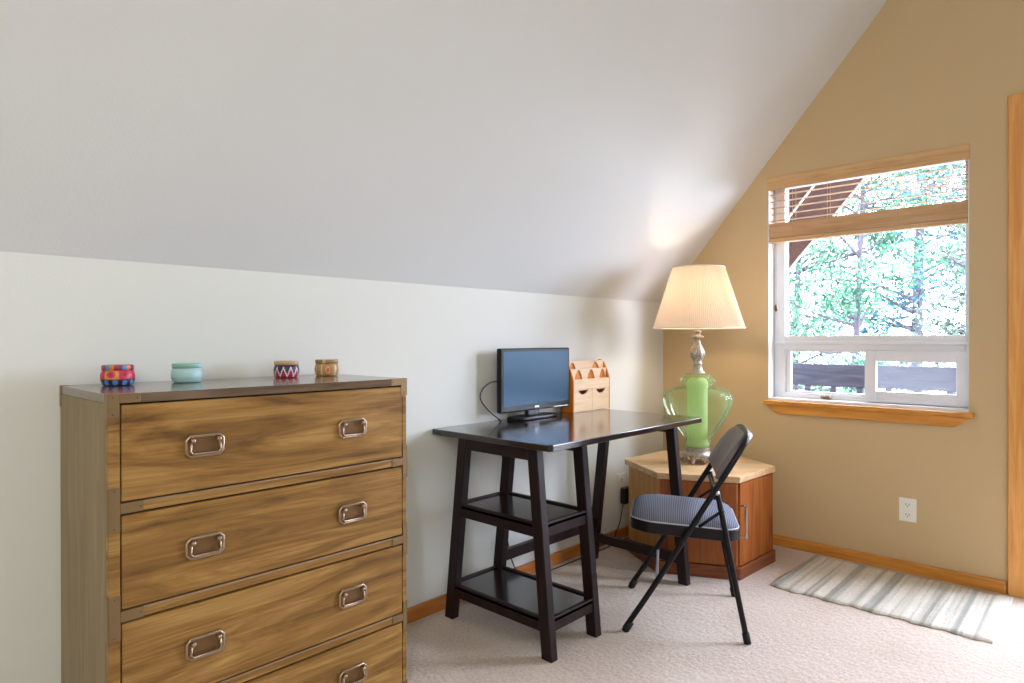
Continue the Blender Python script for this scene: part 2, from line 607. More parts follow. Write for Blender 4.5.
# baseboards
BBH, BBT = 0.0595, 0.018
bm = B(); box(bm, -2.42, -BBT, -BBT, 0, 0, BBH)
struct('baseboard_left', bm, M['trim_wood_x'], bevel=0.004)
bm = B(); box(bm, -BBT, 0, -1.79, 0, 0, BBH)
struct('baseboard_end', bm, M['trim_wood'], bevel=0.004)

# window: white reveal, vinyl frame, mullion, two lower sashes, panes
FX = 0.085
wn = bpy.data.objects.new('window_1', None); col.objects.link(wn); wn['kind'] = 'structure'
wn.location = (FX, (WY0+WY1)/2, WZ0)
MATW['window_1'] = Matrix.Translation(wn.location)
bm = B()
rv = 0.004
box(bm, 0.002, FX, WY0-rv, WY0, WZ0, WZ1); box(bm, 0.002, FX, WY1, WY1+rv, WZ0, WZ1)
box(bm, 0.002, FX, WY1+rv, WY0-rv, WZ1-rv, WZ1)
struct('window_reveal', bm, M['reveal'], wn)
bm = B()
f0, f1 = FX, FX+0.06
ga, gb = -0.750, -1.617               # glass sides
box(bm, f0, f1, ga, WY0-rv, WZ0, WZ1-rv)
box(bm, f0, f1, WY1+rv, gb, WZ0, WZ1-rv)
box(bm, f0, f1, gb, ga, WZ1-0.05, WZ1-rv)
box(bm, f0, f1, gb, ga, WZ0, 0.872)
box(bm, f0, f1, gb, ga, 1.118, 1.200)
struct('window_frame', bm, M['vinyl'], wn, bevel=0.003)
bm = B(); box(bm, f0-0.012, f0, WY1+rv, WY0-rv, 1.150, 1.168)
struct('mullion_bead', bm, M['vinyl'], wn, bevel=0.003)
bm = B(); box(bm, f0+0.03, f0+0.034, gb, ga, 1.2, WZ1-0.05)
struct('upper_pane', bm, M['glass'], wn)
# fixed left sash
bm = B()
sl0, sl1 = -0.752, -1.205
for (a, b, c, d) in ((sl0-0.024, sl0, 0.866, 1.12), (sl1, sl1+0.035, 0.866, 1.12), (sl1+0.035, sl0-0.024, 0.866, 0.882), (sl1+0.035, sl0-0.024, 1.108, 1.12)):
    box(bm, f0+0.014, f0+0.045, a, b, c, d)
sash = struct('fixed_sash', bm, M['vinyl'], wn, bevel=0.002)
bm = B(); box(bm, f0+0.03, f0+0.033, sl1+0.03, sl0-0.02, 0.87, 1.115)
struct('sash_pane', bm, M['glass'], sash)
# sliding right sash, nearer the room
bm = B()
sr0, sr1 = -1.175, -1.640
for (a, b, c, d) in ((sr0-0.055, sr0, 0.846, 1.118), (sr1, sr1+0.056, 0.846, 1.118), (sr1+0.056, sr0-0.055, 0.846, 0.905), (sr1+0.056, sr0-0.055, 1.062, 1.118)):
    box(bm, f0-0.02, f0+0.012, a, b, c, d)
sash = struct('sliding_sash', bm, M['vinyl'], wn, bevel=0.003)
bm = B(); box(bm, f0-0.006, f0-0.002, sr1+0.05, sr0-0.05, 0.90, 1.07)
struct('sash_pane', bm, M['hazy_glass'], sash)
bm = B(); box(bm, f0-0.03, f0-0.001, -1.005, -0.985, 0.848, 0.866); box(bm, f0-0.03, f0-0.001, -0.975, -0.955, 0.848, 0.866)
struct('sash_latch', bm, M['brass'], wn, bevel=0.003)
bm = B()
box(bm, 0.004, FX+0.005, WY1+rv, WY0-rv, WZ0-0.002, WZ0+0.014)
struct('sill_liner', bm, M['vinyl'], wn, bevel=0.002)

# wooden window stool and apron
bm = B()
box(bm, -0.034, 0.004, -1.668, -0.669, 0.806, 0.829)
struct('trim_1', bm, M['trim_wood'], bevel=0.004)
bm = B()
prism(bm, [(-0.019, -0.676, 0.806), (-0.019, -1.660, 0.806), (-0.019, -1.588, 0.756), (-0.019, -0.742, 0.756)], (0.019, 0, 0))
struct('trim_2', bm, M['trim_wood'], bevel=0.002)

# door casing and glazed door
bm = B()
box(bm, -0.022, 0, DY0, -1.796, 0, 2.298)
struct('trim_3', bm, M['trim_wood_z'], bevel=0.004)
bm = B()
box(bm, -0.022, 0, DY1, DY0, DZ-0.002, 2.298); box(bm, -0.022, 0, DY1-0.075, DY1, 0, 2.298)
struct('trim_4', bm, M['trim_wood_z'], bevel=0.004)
dn = bpy.data.objects.new('door_1', None); col.objects.link(dn); dn['kind'] = 'structure'
dn.location = (0.06, (DY0+DY1)/2, 0); MATW['door_1'] = Matrix.Translation(dn.location)
bm = B()
for (a, b, c, d) in ((DY0-0.10, DY0-0.004, 0.01, DZ-0.004), (DY1+0.004, DY1+0.10, 0.01, DZ-0.004), (DY1+0.10, DY0-0.10, 0.01, 0.16), (DY1+0.10, DY0-0.10, DZ-0.10, DZ-0.004)):
    box(bm, 0.05, 0.095, a, b, c, d)
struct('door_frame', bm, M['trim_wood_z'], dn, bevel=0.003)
bm = B(); box(bm, 0.07, 0.075, DY1+0.09, DY0-0.09, 0.15, DZ-0.09)
struct('door_pane', bm, M['glass'], dn)
bm = B(); tube(bm, [(0.05, DY1+0.05, 1.0), (0.0, DY1+0.05, 1.0)], 0.01); sphere(bm, (-0.005, DY1+0.05, 1.0), 0.028)
struct('door_knob', bm, M['brass_light'], dn, smooth=True)

# ------------------------------------------------------------ chest of drawers
DW, DD, DH = 0.864, 0.447, 1.053
dr = thing('chest_of_drawers', 'honey brown wooden chest of four drawers with brass corners and drop handles', 'dresser', (-3.298, -0.4535, 0), -0.005)
SW = 0.026
levels = [(0.795, 1.030), (0.540, 0.768), (0.285, 0.512), (0.050, 0.258)]
bm = B(); box(bm, 0, DW, 0, DD, 1.030, DH)
obj('top', bm, M['dresser_top'], dr, True, bevel=0.003)
for nm, x0, x1 in (('side_panel', 0.0, 0.022), ('side_panel', DW-0.022, DW)):
    bm = B(); box(bm, x0, x1, 0.018, DD, 0.0, 1.030)
    obj(nm, bm, M['dresser_side'], dr, True, bevel=0.002)
for x0, x1 in ((0.001, SW), (DW-0.0165, DW-0.001)):
    bm = B(); box(bm, x0, x1, 0.001, 0.024, 0.0, 1.030)
    obj('stile', bm, M['drawer_wood'], dr, True, bevel=0.0015)
bm = B(); box(bm, 0.02, DW-0.02, DD-0.012, DD-0.002, 0.02, 1.03)
obj('back_panel', bm, M['dresser_side'], dr, True)
DXR = DW-0.0165
for z0, z1 in ((0.768, 0.795), (0.512, 0.540), (0.258, 0.285), (0.0, 0.050)):
    bm = B(); box(bm, SW, DXR, 0.002, 0.024, z0+0.001, z1-0.001)
    rl_ = obj('rail', bm, M['drawer_wood'], dr, True, bevel=0.002)
    bm = B(); box(bm, SW, DXR, 0.0005, 0.010, z1-0.0055, z1-0.0012)
    obj('edge_strip', bm, M['brass_light'], rl_, True)
for z0, z1 in levels:
    bm = B(); box(bm, SW, DXR, 0.016, DD-0.014, z0, z1)
    obj('drawer_gap_shade', bm, M['gap'], dr, True)  # solid block, the shade behind the fronts put into its colour
for n, (z0, z1) in enumerate(levels):
    bm = B(); box(bm, SW+0.003, DXR-0.003, 0.0, 0.017, z0+0.003, z1-0.004)
    d = obj('drawer', bm, M['drawer_wood'], dr, True, bevel=0.002)
    mp = d.data.materials[0]
    if n:                                              # each front is another board: shift the grain
        mp = mp.copy(); d.data.materials[0] = mp
        for nd in mp.node_tree.nodes:
            if nd.type == 'MAPPING':
                nd.inputs['Location'].default_value = (3.7*n, 1.3*n, 2.1*n)
    zm = 0.5*(z0+z1)-0.002 if n < 3 else 0.152
    for hx in (0.218, 0.655):
        w2, h2, c = 0.0460, 0.0255, 0.010
        out = [(-w2+c, -h2), (w2-c, -h2), (w2, -h2+c), (w2, h2-c), (w2-c, h2), (-w2+c, h2), (-w2, h2-c), (-w2, -h2+c)]
        # recessed back plate
        bm = B(); prism(bm, [(hx+x*0.93, 0.0005, zm+z*0.93) for x, z in out], (0, -0.003, 0))
        h = obj('handle', bm, M['brass_dark'], d, True)
        bm = B(); tube(bm, [(hx+x, -0.006, zm+z) for x, z in out], 0.0042, 8, closed=True)
        obj('handle_rim', bm, M['brass_light'], h, True, smooth=True)
        bm = B()
        tube(bm, [(hx-0.034, -0.011, zm+0.015), (hx-0.038, -0.012, zm-0.012), (hx-0.032, -0.012, zm-0.0195), (hx+0.032, -0.012, zm-0.0195), (hx+0.038, -0.012, zm-0.012), (hx+0.034, -0.011, zm+0.015)], 0.0030, 8)
        obj('bail', bm, M['brass_light'], h, True, smooth=True)
        for q in (-0.032, 0.032):
            bm = B()
            lathe(bm, [(0.0032, 0), (0.0032, 0.008), (0.0058, 0.010), (0.0066, 0.0135), (0.0050, 0.017), (0.002, 0.0185)], n=14)
            bm.transform(Matrix.Translation((hx+q, -0.002, zm+0.0145)) @ Matrix.Rotation(PI/2, 4, 'X'))
            obj('post', bm, M['brass_light'], h, True, smooth=True)


def bracket(x0, x1, xt, zA, zB, r0, r1):
    """brass strap on the stile with a tongue onto the rail"""
    bm = B()
    lo, hi = min(x0, x1), max(x0, x1)
    box(bm, lo, hi, -0.0015, 0.004, zA, zB)
    box(bm, min(x1, xt), max(x1, xt), -0.0013, 0.004, r0, r1)
    # wrap on the side
    sx = 0.0 if x0 < 0.4 else DW
    box(bm, sx-0.0012, sx+0.0012, -0.0012, 0.024, zA, zB)
    br = obj('corner_bracket', bm, M['brass'], dr, True, bevel=0.0008, segs=1)
    for px_, pz_ in (((x0+x1)/2, zA+0.008), ((x0+x1)/2, zB-0.008), (xt-0.006*(1 if xt > x1 else -1), (r0+r1)/2)):
        bm = B(); sphere(bm, (px_, -0.002, pz_), 0.0024, 1, 0.5, 1, 8, 6)
        obj('screw', bm, M['brass_dark'], br, True, smooth=True)


for r0, r1 in ((0.768, 0.795), (0.512, 0.540), (0.258, 0.285)):
    bracket(0.001, SW, 0.076, r0-0.040, r1+0.038, r0+0.001, r1-0.001)
    bracket(DW-0.001, DXR, DXR-0.042, r0-0.040, r1+0.038, r0+0.001, r1-0.001)
bracket(0.0, SW*0.9, 0.070, 0.998, DH+0.0006, 1.031, DH+0.0006)
bracket(DW, DW-SW*0.9, DW-0.062, 0.998, DH+0.0006, 1.031, DH+0.0006)
bracket(0.001, SW, 0.076, 0.0, 0.06, 0.004, 0.046)
bracket(DW-0.001, DXR, DXR-0.042, 0.0, 0.06, 0.004, 0.046)
bm = B()
box(bm, -0.0012, 0.02, DD-0.02, DD+0.0008, 0.995, DH+0.0006)
obj('corner_bracket', bm, M['brass'], dr, True)

# ------------------------------------------------------------ four candle tins on the chest


def flat(c, rough=0.4, name='painted tin'):
    return base_mat(name, c, rough)[0]


TINP = [(0.82, 0.0), (0.89, 0.04), (0.97, 0.20), (1.0, 0.38), (0.99, 0.54), (0.94, 0.67), (0.88, 0.745)]
LIDP = [(0.91, 0.755), (0.94, 0.775), (0.945, 0.95), (0.92, 0.99), (0.88, 1.0)]


def tin(px, py, R, H, label, bodymats, fbody, lidmats, flid):
    t = thing('candle_tin', label, 'candle tin', (px, py, DH+0.001), 0, 'candle tins on the chest of drawers')
    prof = []
    for i in range(len(TINP)-1):
        for k in range(5):
            a = k/5
            prof.append((R*(TINP[i][0]*(1-a)+TINP[i+1][0]*a), H*(TINP[i][1]*(1-a)+TINP[i+1][1]*a)))
    prof.append((R*TINP[-1][0], H*TINP[-1][1]))
    bm = B(); lathe(bm, prof, n=96, mi=lambda u, z: fbody(u, z/(0.745*H)))
    obj('body', bm, bodymats, t, True, smooth=True)
    bm = B(); lathe(bm, [(R*r, H*z) for r, z in LIDP], n=48, mi=lambda u, z: flid(u, z))
    obj('lid', bm, lidmats, t, True, smooth=True)


RED, PINK, ORANGE, BLUE, NAVY, YELL = flat(lin(186, 40, 48)), flat(lin(206, 62, 96)), flat(lin(226, 138, 64)), flat(lin(84, 142, 196)), flat(lin(52, 36, 72)), flat(lin(236, 196, 110))


def f1(u, v):
    if v < 0.42:
        c = (u*11) % 1
        return 3 if (c-0.5)**2/0.09+(v-0.2)**2/0.03 < 1 else 4
    q = (u*7) % 1
    d = (q-0.5)**2/0.10+(v-0.74)**2/0.05
    if d < 0.35:
        return 0
    if d < 1:
        return 1
    return 0 if int(u*7) % 3 == 0 else (2 if int(u*7) % 3 == 1 else 1)


tin(-3.183, -0.118, 0.0425, 0.0565, 'red, pink and orange patterned candle tin with blue spots round its foot', [RED, PINK, ORANGE, BLUE, NAVY, YELL], f1,
    [RED, flat(lin(150, 70, 90)), BLUE, ORANGE], lambda u, z: int(u*24) % 4 if z < 1 else 1)
AQ, AQ2, GRN = flat(lin(160, 200, 200)), flat(lin(178, 212, 212)), flat(lin(142, 186, 172))
tin(-3.003, -0.130, 0.0430, 0.0570, 'plain pale aqua candle tin with green lid', [AQ, AQ2], lambda u, v: 1 if v > 0.35 else 0,
    [GRN, AQ], lambda u, z: 0 if int(u*12) % 5 else 1)
WHT, CRIM, TAN = flat(lin(222, 214, 214)), flat(lin(176, 44, 72)), flat(lin(196, 160, 116))


def f3(u, v):
    tri = abs(((u*11) % 1)-0.5)*2           # zigzag line
    if abs(v-0.12-tri*0.72) < 0.12:
        return 0
    return 1 if v < 0.12+tri*0.72 else 2


tin(-2.678, -0.118, 0.0420, 0.0550, 'crimson candle tin with white zigzag band and tan lid', [WHT, CRIM, NAVY], f3,
    [TAN, flat(lin(90, 70, 70))], lambda u, z: 0 if z > 0.012 else 1)
GOLD, ORG, PAL = flat(lin(180, 144, 84)), flat(lin(200, 112, 56)), flat(lin(206, 190, 160))


def f4(u, v):
    q = (u*5+0.1) % 1
    d = math.hypot((q-0.5)*2.6, (v-0.5)*1.25)
    if d < 0.28 or 0.42 < d < 0.6:
        return 1
    return 2 if 0.28 <= d <= 0.42 or abs(q) < 0.1 else 0


tin(-2.528, -0.122, 0.0415, 0.0570, 'gold tan candle tin with orange medallion pattern', [GOLD, ORG, PAL], f4,
    [flat(lin(158, 122, 78)), PAL], lambda u, z: 0 if int(u*20) % 6 else 1)

# ------------------------------------------------------------ desk
TX0, TX1, TY0, TY1, TZ, TT = -1.955, -0.788, -0.676, -0.012, 0.797, 0.025
dk = thing('trestle_desk', 'dark espresso desk with flared legs and two open shelves at one end', 'desk', ((TX0+TX1)/2, (TY0+TY1)/2, 0))
bm = B()
ch = 0.012
prism(bm, [(TX0+ch, TY0, TZ-TT), (TX1-ch, TY0, TZ-TT), (TX1, TY0+ch, TZ-TT), (TX1, TY1, TZ-TT), (TX0, TY1, TZ-TT), (TX0, TY0+ch, TZ-TT)], (0, 0, TT))
obj('desktop', bm, M['espresso_top'], dk, bevel=0.003)
LT = TZ-TT


def flare(y_bot, y_top, z):
    return y_bot + (y_top-y_bot)*z/LT


FB, FT_, RB, RT = -0.664, -0.592, -0.072, -0.160      # outer faces, front and rear
LW = 0.049


def dleg(x0, x1, yb, yt, s):
    bm = B()
    hexa(bm, [(x0, yb, 0), (x1, yb, 0), (x1, yb+s*LW, 0), (x0, yb+s*LW, 0)], [(x0, yt, LT), (x1, yt, LT), (x1, yt+s*LW, LT), (x0, yt+s*LW, LT)])
    obj('leg', bm, M['espresso'], dk, bevel=0.003)


XA0, XA1, XB0, XB1, XC0, XC1 = -1.938, -1.901, -1.662, -1.625, -0.925, -0.888
for x0, x1 in ((XA0, XA1), (XB0, XB1), (XC0, XC1)):
    dleg(x0, x1, FB, FT_, 1)
    dleg(x0, x1, RB, RT, -1)
for x0, x1 in ((XA0+0.004, XA1-0.004), (XB0+0.004, XB1-0.004), (XC0+0.004, XC1-0.004)):
    bm = B(); box(bm, x0, x1, FT_+0.035, RT-0.035, LT-0.047, LT-0.0005)
    obj('apron', bm, M['espresso'], dk, bevel=0.002)
for zt, h in ((0.496, 0.054), (0.152, 0.053)):
    ya = flare(FB, FT_, zt-h/2)+0.006
    yb = flare(RB, RT, zt-h/2)-0.006
    bm = B()
    x0, x1 = XA0+0.003, XB1-0.003
    box(bm, x0, x1, ya, yb, zt-0.018, zt-0.007)
    sh = obj('shelf', bm, M['espresso_top'], dk, bevel=0.001)
    bm = B()
    box(bm, x0, x0+0.018, ya, yb, zt-h, zt); box(bm, x1-0.018, x1, ya, yb, zt-h, zt)
    box(bm, x0+0.018, x1-0.018, ya, ya+0.018, zt-h, zt); box(bm, x0+0.018, x1-0.018, yb-0.018, yb, zt-h, zt)
    obj('shelf_rim', bm, M['espresso'], sh, bevel=0.002)
yr = flare(RB, RT, 0.2)-0.010
bm = B(); box(bm, XB1-0.002, XC0+0.002, yr-0.026, yr, 0.165, 0.214)
bm.transform(Matrix.Translation((0, 0, 0.006)))
obj('long_stretcher', bm, M['espresso'], dk, bevel=0.002)
bm = B(); box(bm, XC0+0.004, XC1-0.004, flare(FB, FT_, 0.118)+0.03, flare(RB, RT, 0.118)-0.03, 0.096, 0.141)
obj('end_stretcher', bm, M['espresso'], dk, bevel=0.002)

# ------------------------------------------------------------ monitor
MY = -0.092
mo = thing('computer_monitor', 'black flat computer monitor with blue reflection painted on its dark screen on the desk', 'monitor', (-1.375, MY, TZ))
mx0, mx1, mz0, mz1 = -1.613, -1.100, 0.838, 1.139
bm = B(); box(bm, mx0, mx1, MY, MY+0.028, mz0, mz1)
hs = obj('housing', bm, M['gloss_black'], mo, bevel=0.006)
bm = B(); box(bm, mx0+0.10, mx1-0.10, MY+0.027, MY+0.052, mz0+0.05, mz1-0.04)
obj('rear_cover', bm, M['black_plastic'], hs, bevel=0.012)
bm = B(); box(bm, mx0+0.018, mx1-0.016, MY-0.0012, MY+0.004, mz0+0.030, mz1-0.016)
obj('screen', bm, M['screen'], mo)
bm = B(); box(bm, -1.375, -1.345, MY-0.0016, MY+0.002, mz0+0.012, mz0+0.020)
obj('badge', bm, M['steel'], mo)
bm = B(); box(bm, mx1-0.13, mx1-0.02, MY-0.0014, MY+0.002, mz0+0.003, mz0+0.007)
obj('button_strip', bm, M['steel'], mo)
bm = B()
box(bm, -1.42, -1.33, MY+0.006, MY+0.030, TZ+0.012, mz0+0.07)
obj('neck', bm, M['black_plastic'], mo, bevel=0.008)
bm = B()
pr = []
for k in range(40):
    a = 2*PI*k/40
    pr.append((-1.375+0.165*math.copysign(abs(math.cos(a))**0.7, math.cos(a)), MY+0.012+0.054*math.copysign(abs(math.sin(a))**0.7, math.sin(a)), TZ+0.0005))
prism(bm, pr, (0, 0, 0.015))
obj('base', bm, M['gloss_black'], mo, bevel=0.005)
bm = B()
tube(bm, spline([(-1.56, -0.055, 0.985), (-1.64, -0.060, 0.984), (-1.70, -0.062, 0.955), (-1.715, -0.064, 0.91), (-1.665, -0.066, 0.855), (-1.60, -0.064, 0.812), (-1.57, -0.050, TZ+0.004), (-1.545, -0.016, TZ+0.0035), (-1.54, -0.0075, TZ+0.001)], 8), 0.0032, 6)
obj('cable', bm, M['black_plastic'], mo, smooth=True)
bm = B()
tube(bm, spline([(-1.54, -0.0055, 0.795), (-1.53, -0.0055, 0.68), (-1.515, -0.02, 0.56), (-1.53, -0.035, 0.42), (-1.50, -0.03, 0.2), (-1.44, -0.04, 0.05), (-1.3, -0.05, 0.006), (-0.9, -0.06, 0.006), (-0.66, -0.05, 0.006), (-0.59, -0.03, 0.05), (-0.53, -0.018, 0.10), (-0.505, -0.016, 0.16), (-0.49, -0.02, 0.23)], 8), 0.0032, 6)
# wall plug of the cable and the outlet it sits in
wp = thing('power_adapter', 'black power adapter plugged into the outlet behind the desk', 'plug', (-0.47, -0.006, 0.20))
obj('cord', bm, M['black_plastic'], wp, smooth=True)
bm = B(); box(bm, -0.512, -0.440, -0.045, -0.0085, 0.205, 0.300)
obj('plug_body', bm, M['black_plastic'], wp, bevel=0.006)


def outlet(name, label, origin, ux, nrm, W=0.077, H=0.118):
    """origin = centre on the wall, ux = direction along the wall, nrm = out of the wall"""
    o = thing(name, label, 'outlet', origin)
    mt = Matrix.Identity(4)
    for i in range(3):
        mt[i][0] = ux[i]; mt[i][1] = -nrm[i]; mt[i][2] = (0, 0, 1)[i]
    def put(nm, bm, mat, par, **k):
        bm.transform(mt); return obj(nm, bm, mat, par, True, **k)
    bm = B(); box(bm, -W/2, W/2, -0.006, 0, -H/2, H/2)
    put('cover_plate', bm, M['white_plastic'], o, bevel=0.003)
    for z in (0.025, -0.025):
        bm = B()
        pts = [(x, -0.0055, z+q) for x, q in ((-0.011, -0.014), (0.011, -0.014), (0.017, -0.006), (0.017, 0.006), (0.011, 0.014), (-0.011, 0.014), (-0.017, 0.006), (-0.017, -0.006))]
        prism(bm, pts, (0, -0.0025, 0))
        s = put('socket', bm, M['white_plastic'], o, bevel=0.001)
        bm = B()
        for x in (-0.007, 0.007):
            box(bm, x-0.0014, x+0.0014, -0.0083, -0.0079, z-0.001, z+0.008)
        tube(bm, [(0, -0.0079, z-0.007), (0, -0.0083, z-0.007)], 0.0028, 8)
        put('slot', bm, M['slot'], s)
    return o


outlet('wall_outlet', 'white double power outlet low on the bare tan wall under the window', (0, -1.391, 0.318), Vector((0, -1, 0)), Vector((-1, 0, 0)))
outlet('wall_outlet', 'white power outlet on the white wall behind the desk, with black adapter', (-0.492, 0, 0.318), Vector((1, 0, 0)), Vector((0, -1, 0)), 0.085, 0.125)

# ------------------------------------------------------------ pine organiser
ox0, ox1, oyf, oyb, oz = -1.074, -0.737, -0.094, -0.016, TZ+0.0005
og = thing('desk_organizer', 'light pine desk organizer with two drawers and triangle cut-outs beside the monitor', 'organizer', ((ox0+ox1)/2, (oyf+oyb)/2, oz))
OH = 0.272
bm = B()
for x0, x1 in ((ox0, ox0+0.010), (ox1-0.010, ox1)):
    # side: straight front low, stepping back in a curve
    pts = [(x0, oyf+0.001, oz), (x0, oyb, oz), (x0, oyb, oz+OH), (x0, oyb-0.02, oz+OH), (x0, oyb-0.040, oz+OH*0.94), (x0, oyf+0.016, oz+OH*0.78), (x0, oyf+0.001, oz+OH*0.62)]
    bm2 = B(); prism(bm2, pts, (x1-x0, 0, 0))
    obj('side_panel', bm2, M['pine_side'], og, bevel=0.002)
bm.free()


def board_with_triangles(y, zb, zt, tris, th, nm):
    """board with triangular openings (apex up) standing on its own bottom edge zb"""
    bm = B()
    xs = sorted(tris)
    x = ox0+0.010
    for cx, w, h in xs:
        prism(bm, [(x, y, zb), (cx-w, y, zb), (cx-w*0.72, y, zb+h*0.55), (cx-w*0.28, y, zb+h*0.96), (cx, y, zb+h), (cx, y, zt), (x, y, zt)], (0, th, 0))
        nxt = [q for q in xs if q[0] > cx]
        xe = (cx+nxt[0][0])/2 if nxt else ox1-0.010
        if cx+w < xe:
            prism(bm, [(cx+w, y, zb), (xe, y, zb), (xe, y, zt), (cx, y, zt), (cx, y, zb+h), (cx+w*0.28, y, zb+h*0.96), (cx+w*0.72, y, zb+h*0.55)], (0, th, 0))
        x = xe
    return obj(nm, bm, M['pine'], og)


bm = B(); box(bm, ox0+0.010, ox1-0.010, oyf, oyf+0.008, oz+0.118, oz+0.172)
obj('front_board', bm, M['pine'], og, bevel=0.0015)
board_with_triangles(oyf+0.022, oz+0.165, oz+0.226, [(ox0+0.075, 0.036, 0.054), (ox0+0.187, 0.036, 0.054), (ox0+0.293, 0.030, 0.056)], 0.006, 'middle_board')
bm = B(); box(bm, ox0+0.010, ox1-0.010, oyf+0.030, oyf+0.033, oz+0.12, oz+0.224)
obj('amber_backing', bm, M['pine_side'], og)  # added backing so the cut-outs show amber bounce light
board_with_triangles(oyf+0.042, oz+0.215, oz+OH-0.004, [(ox0+0.048, 0.032, 0.044), (ox0+0.255, 0.036, 0.044)], 0.006, 'rear_board')
bm = B(); box(bm, ox0+0.010, ox1-0.010, oyf+0.050, oyf+0.053, oz+0.12, oz+OH-0.006)
obj('amber_backing', bm, M['pine_side'], og)  # added backing again, behind the rear cut-outs
bm = B(); box(bm, ox0+0.010, ox1-0.010, oyb-0.010, oyb-0.002, oz+0.002, oz+OH-0.03)
obj('back_panel', bm, M['pine_side'], og)
bm = B(); box(bm, ox0+0.010, ox1-0.010, oyf+0.004, oyb-0.01, oz, oz+0.006)
box(bm, ox0+0.010, ox1-0.010, oyf+0.006, oyb-0.01, oz+0.112, oz+0.118)
obj('shelf', bm, M['pine'], og)
bm = B(); box(bm, ox0+0.010, ox1-0.010, oyf+0.03, oyb-0.012, oz+0.008, oz+0.110)
obj('cavity', bm, M['pine_dark'], og)
xm = (ox0+ox1)/2
for x0, x1 in ((ox0+0.011, xm-0.001), (xm+0.001, ox1-0.011)):
    cx = (x0+x1)/2
    bm = B()
    y = oyf+0.001
    n = 8
    zt, zb = oz+0.1165, oz+0.004
    cut = [(cx+0.042*math.cos(PI+PI*k/n), zt+0.026*math.sin(PI+PI*k/n)) for k in range(n+1)]
    prism(bm, [(x0, y, zb), (cx, y, zb), (cx, y, cut[n//2][1])] + [(cut[k][0], y, cut[k][1]) for k in range(n//2-1, -1, -1)] + [(x0, y, zt)], (0, 0.008, 0))
    prism(bm, [(cx, y, zb), (x1, y, zb), (x1, y, zt)] + [(cut[k][0], y, cut[k][1]) for k in range(n, n//2-1, -1)], (0, 0.008, 0))
    obj('drawer', bm, M['pine'], og)

# ------------------------------------------------------------ hexagonal cabinet
CX, CY, CTOP, CR, CTH = -0.471, -0.485, 0.507, 0.394, math.radians(117.42)
hc = thing('hexagonal_cabinet', 'six sided wooden end cabinet with pale oak top in the room corner', 'cabinet', (CX, CY, 0), CTH)


def hx(r, z):
    return [(r*math.cos(k*PI/3), r*math.sin(k*PI/3), z) for k in range(6)]


bm = B(); prism(bm, hx(CR+0.002, CTOP-0.031), (0, 0, 0.031))
obj('top', bm, M['cab_top'], hc, True, bevel=0.003)
bm = B(); prism(bm, hx(CR+0.004, 0), (0, 0, 0.062))
obj('plinth', bm, M['cab_plinth'], hc, True, bevel=0.004)
bm = B(); prism(bm, hx(CR-0.020, 0.060), (0, 0, CTOP-0.031-0.0605))
obj('body', bm, M['cab_side'], hc, True, bevel=0.003)


def face_frame(k):
    """matrix: x along face k (vertex k to k+1), y into the body, z up, origin at mid bottom of the face"""
    r = CR-0.020
    a = Vector((r*math.cos(k*PI/3), r*math.sin(k*PI/3), 0)); b = Vector((r*math.cos((k+1)*PI/3), r*math.sin((k+1)*PI/3), 0))
    ux = (b-a).normalized(); nn = Vector((0, 0, 1)).cross(ux)
    mt = Matrix.Identity(4)
    for i in range(3):
        mt[i][0] = ux[i]; mt[i][1] = nn[i]; mt[i][2] = (0, 0, 1)[i]
    mt.translation = (a+b)/2
    return mt, (b-a).length


for k, hasdoor in ((1, True), (2, True)):
    mt, L = face_frame(k)
    bm = B(); box(bm, -L/2+0.003, L/2-0.003, -0.014, 0.004, 0.066, CTOP-0.036)
    bm.transform(mt)
    d = obj('door', bm, M['cab_body'], hc, True, bevel=0.004)
    bm = B()
    hxp = -(L/2-0.012)
    for z in (0.210, 0.364):
        box(bm, hxp-0.006, hxp+0.006, -0.036, -0.013, z-0.005, z+0.005)
    box(bm, hxp-0.006, hxp+0.006, -0.046, -0.035, 0.205, 0.369)
    bm.transform(mt)
    if k == 2:
        h = obj('handle', bm, M['chrome'], d, True, bevel=0.002)
        h['label'] = 'chrome bar pull'
    else:
        bm.free()

# ------------------------------------------------------------ table lamp
LX, LY, LZ = -0.468, -0.482, CTOP
lp = thing('table_lamp', 'tall table lamp with clear green glass body and pleated cream shade, lit', 'lamp', (LX, LY, LZ))
# ornate base: feet, beads, scrolls
bm = B()
lathe(bm, [(0.052, 0.034), (0.085, 0.040), (0.088, 0.048), (0.070, 0.056), (0.062, 0.072), (0.068, 0.080), (0.058, 0.086)], n=32)
for k in range(8):
    a = 2*PI*k/8+0.2
    ca, sa = math.cos(a), math.sin(a)
    if k % 2 == 0:
        tube(bm, [((0.060+0.030*t)*ca, (0.060+0.030*t)*sa, 0.046-0.040*t**1.5+0.004*math.sin(9*t)) for t in [q/8 for q in range(9)]], [0.014-0.004*q/8 for q in range(9)], 8)
        sphere(bm, (0.088*ca, 0.088*sa, 0.0115), 0.0112)
        sphere(bm, (0.082*ca, 0.082*sa, 0.034), 0.012)
    else:
        for j in range(3):
            aa = a+(j-1)*0.2
            sphere(bm, (0.080*math.cos(aa), 0.080*math.sin(aa), 0.030+0.006*(j == 1)), 0.010)
        sphere(bm, (0.072*ca, 0.072*sa, 0.016), 0.010)
obj('base', bm, M['pewter'], lp, True, smooth=True)


def octo(a, r, z):
    q = (a*8/(2*PI)) % 1.0
    return r*(0.955+0.045*abs(math.sin(PI*q))**0.6)


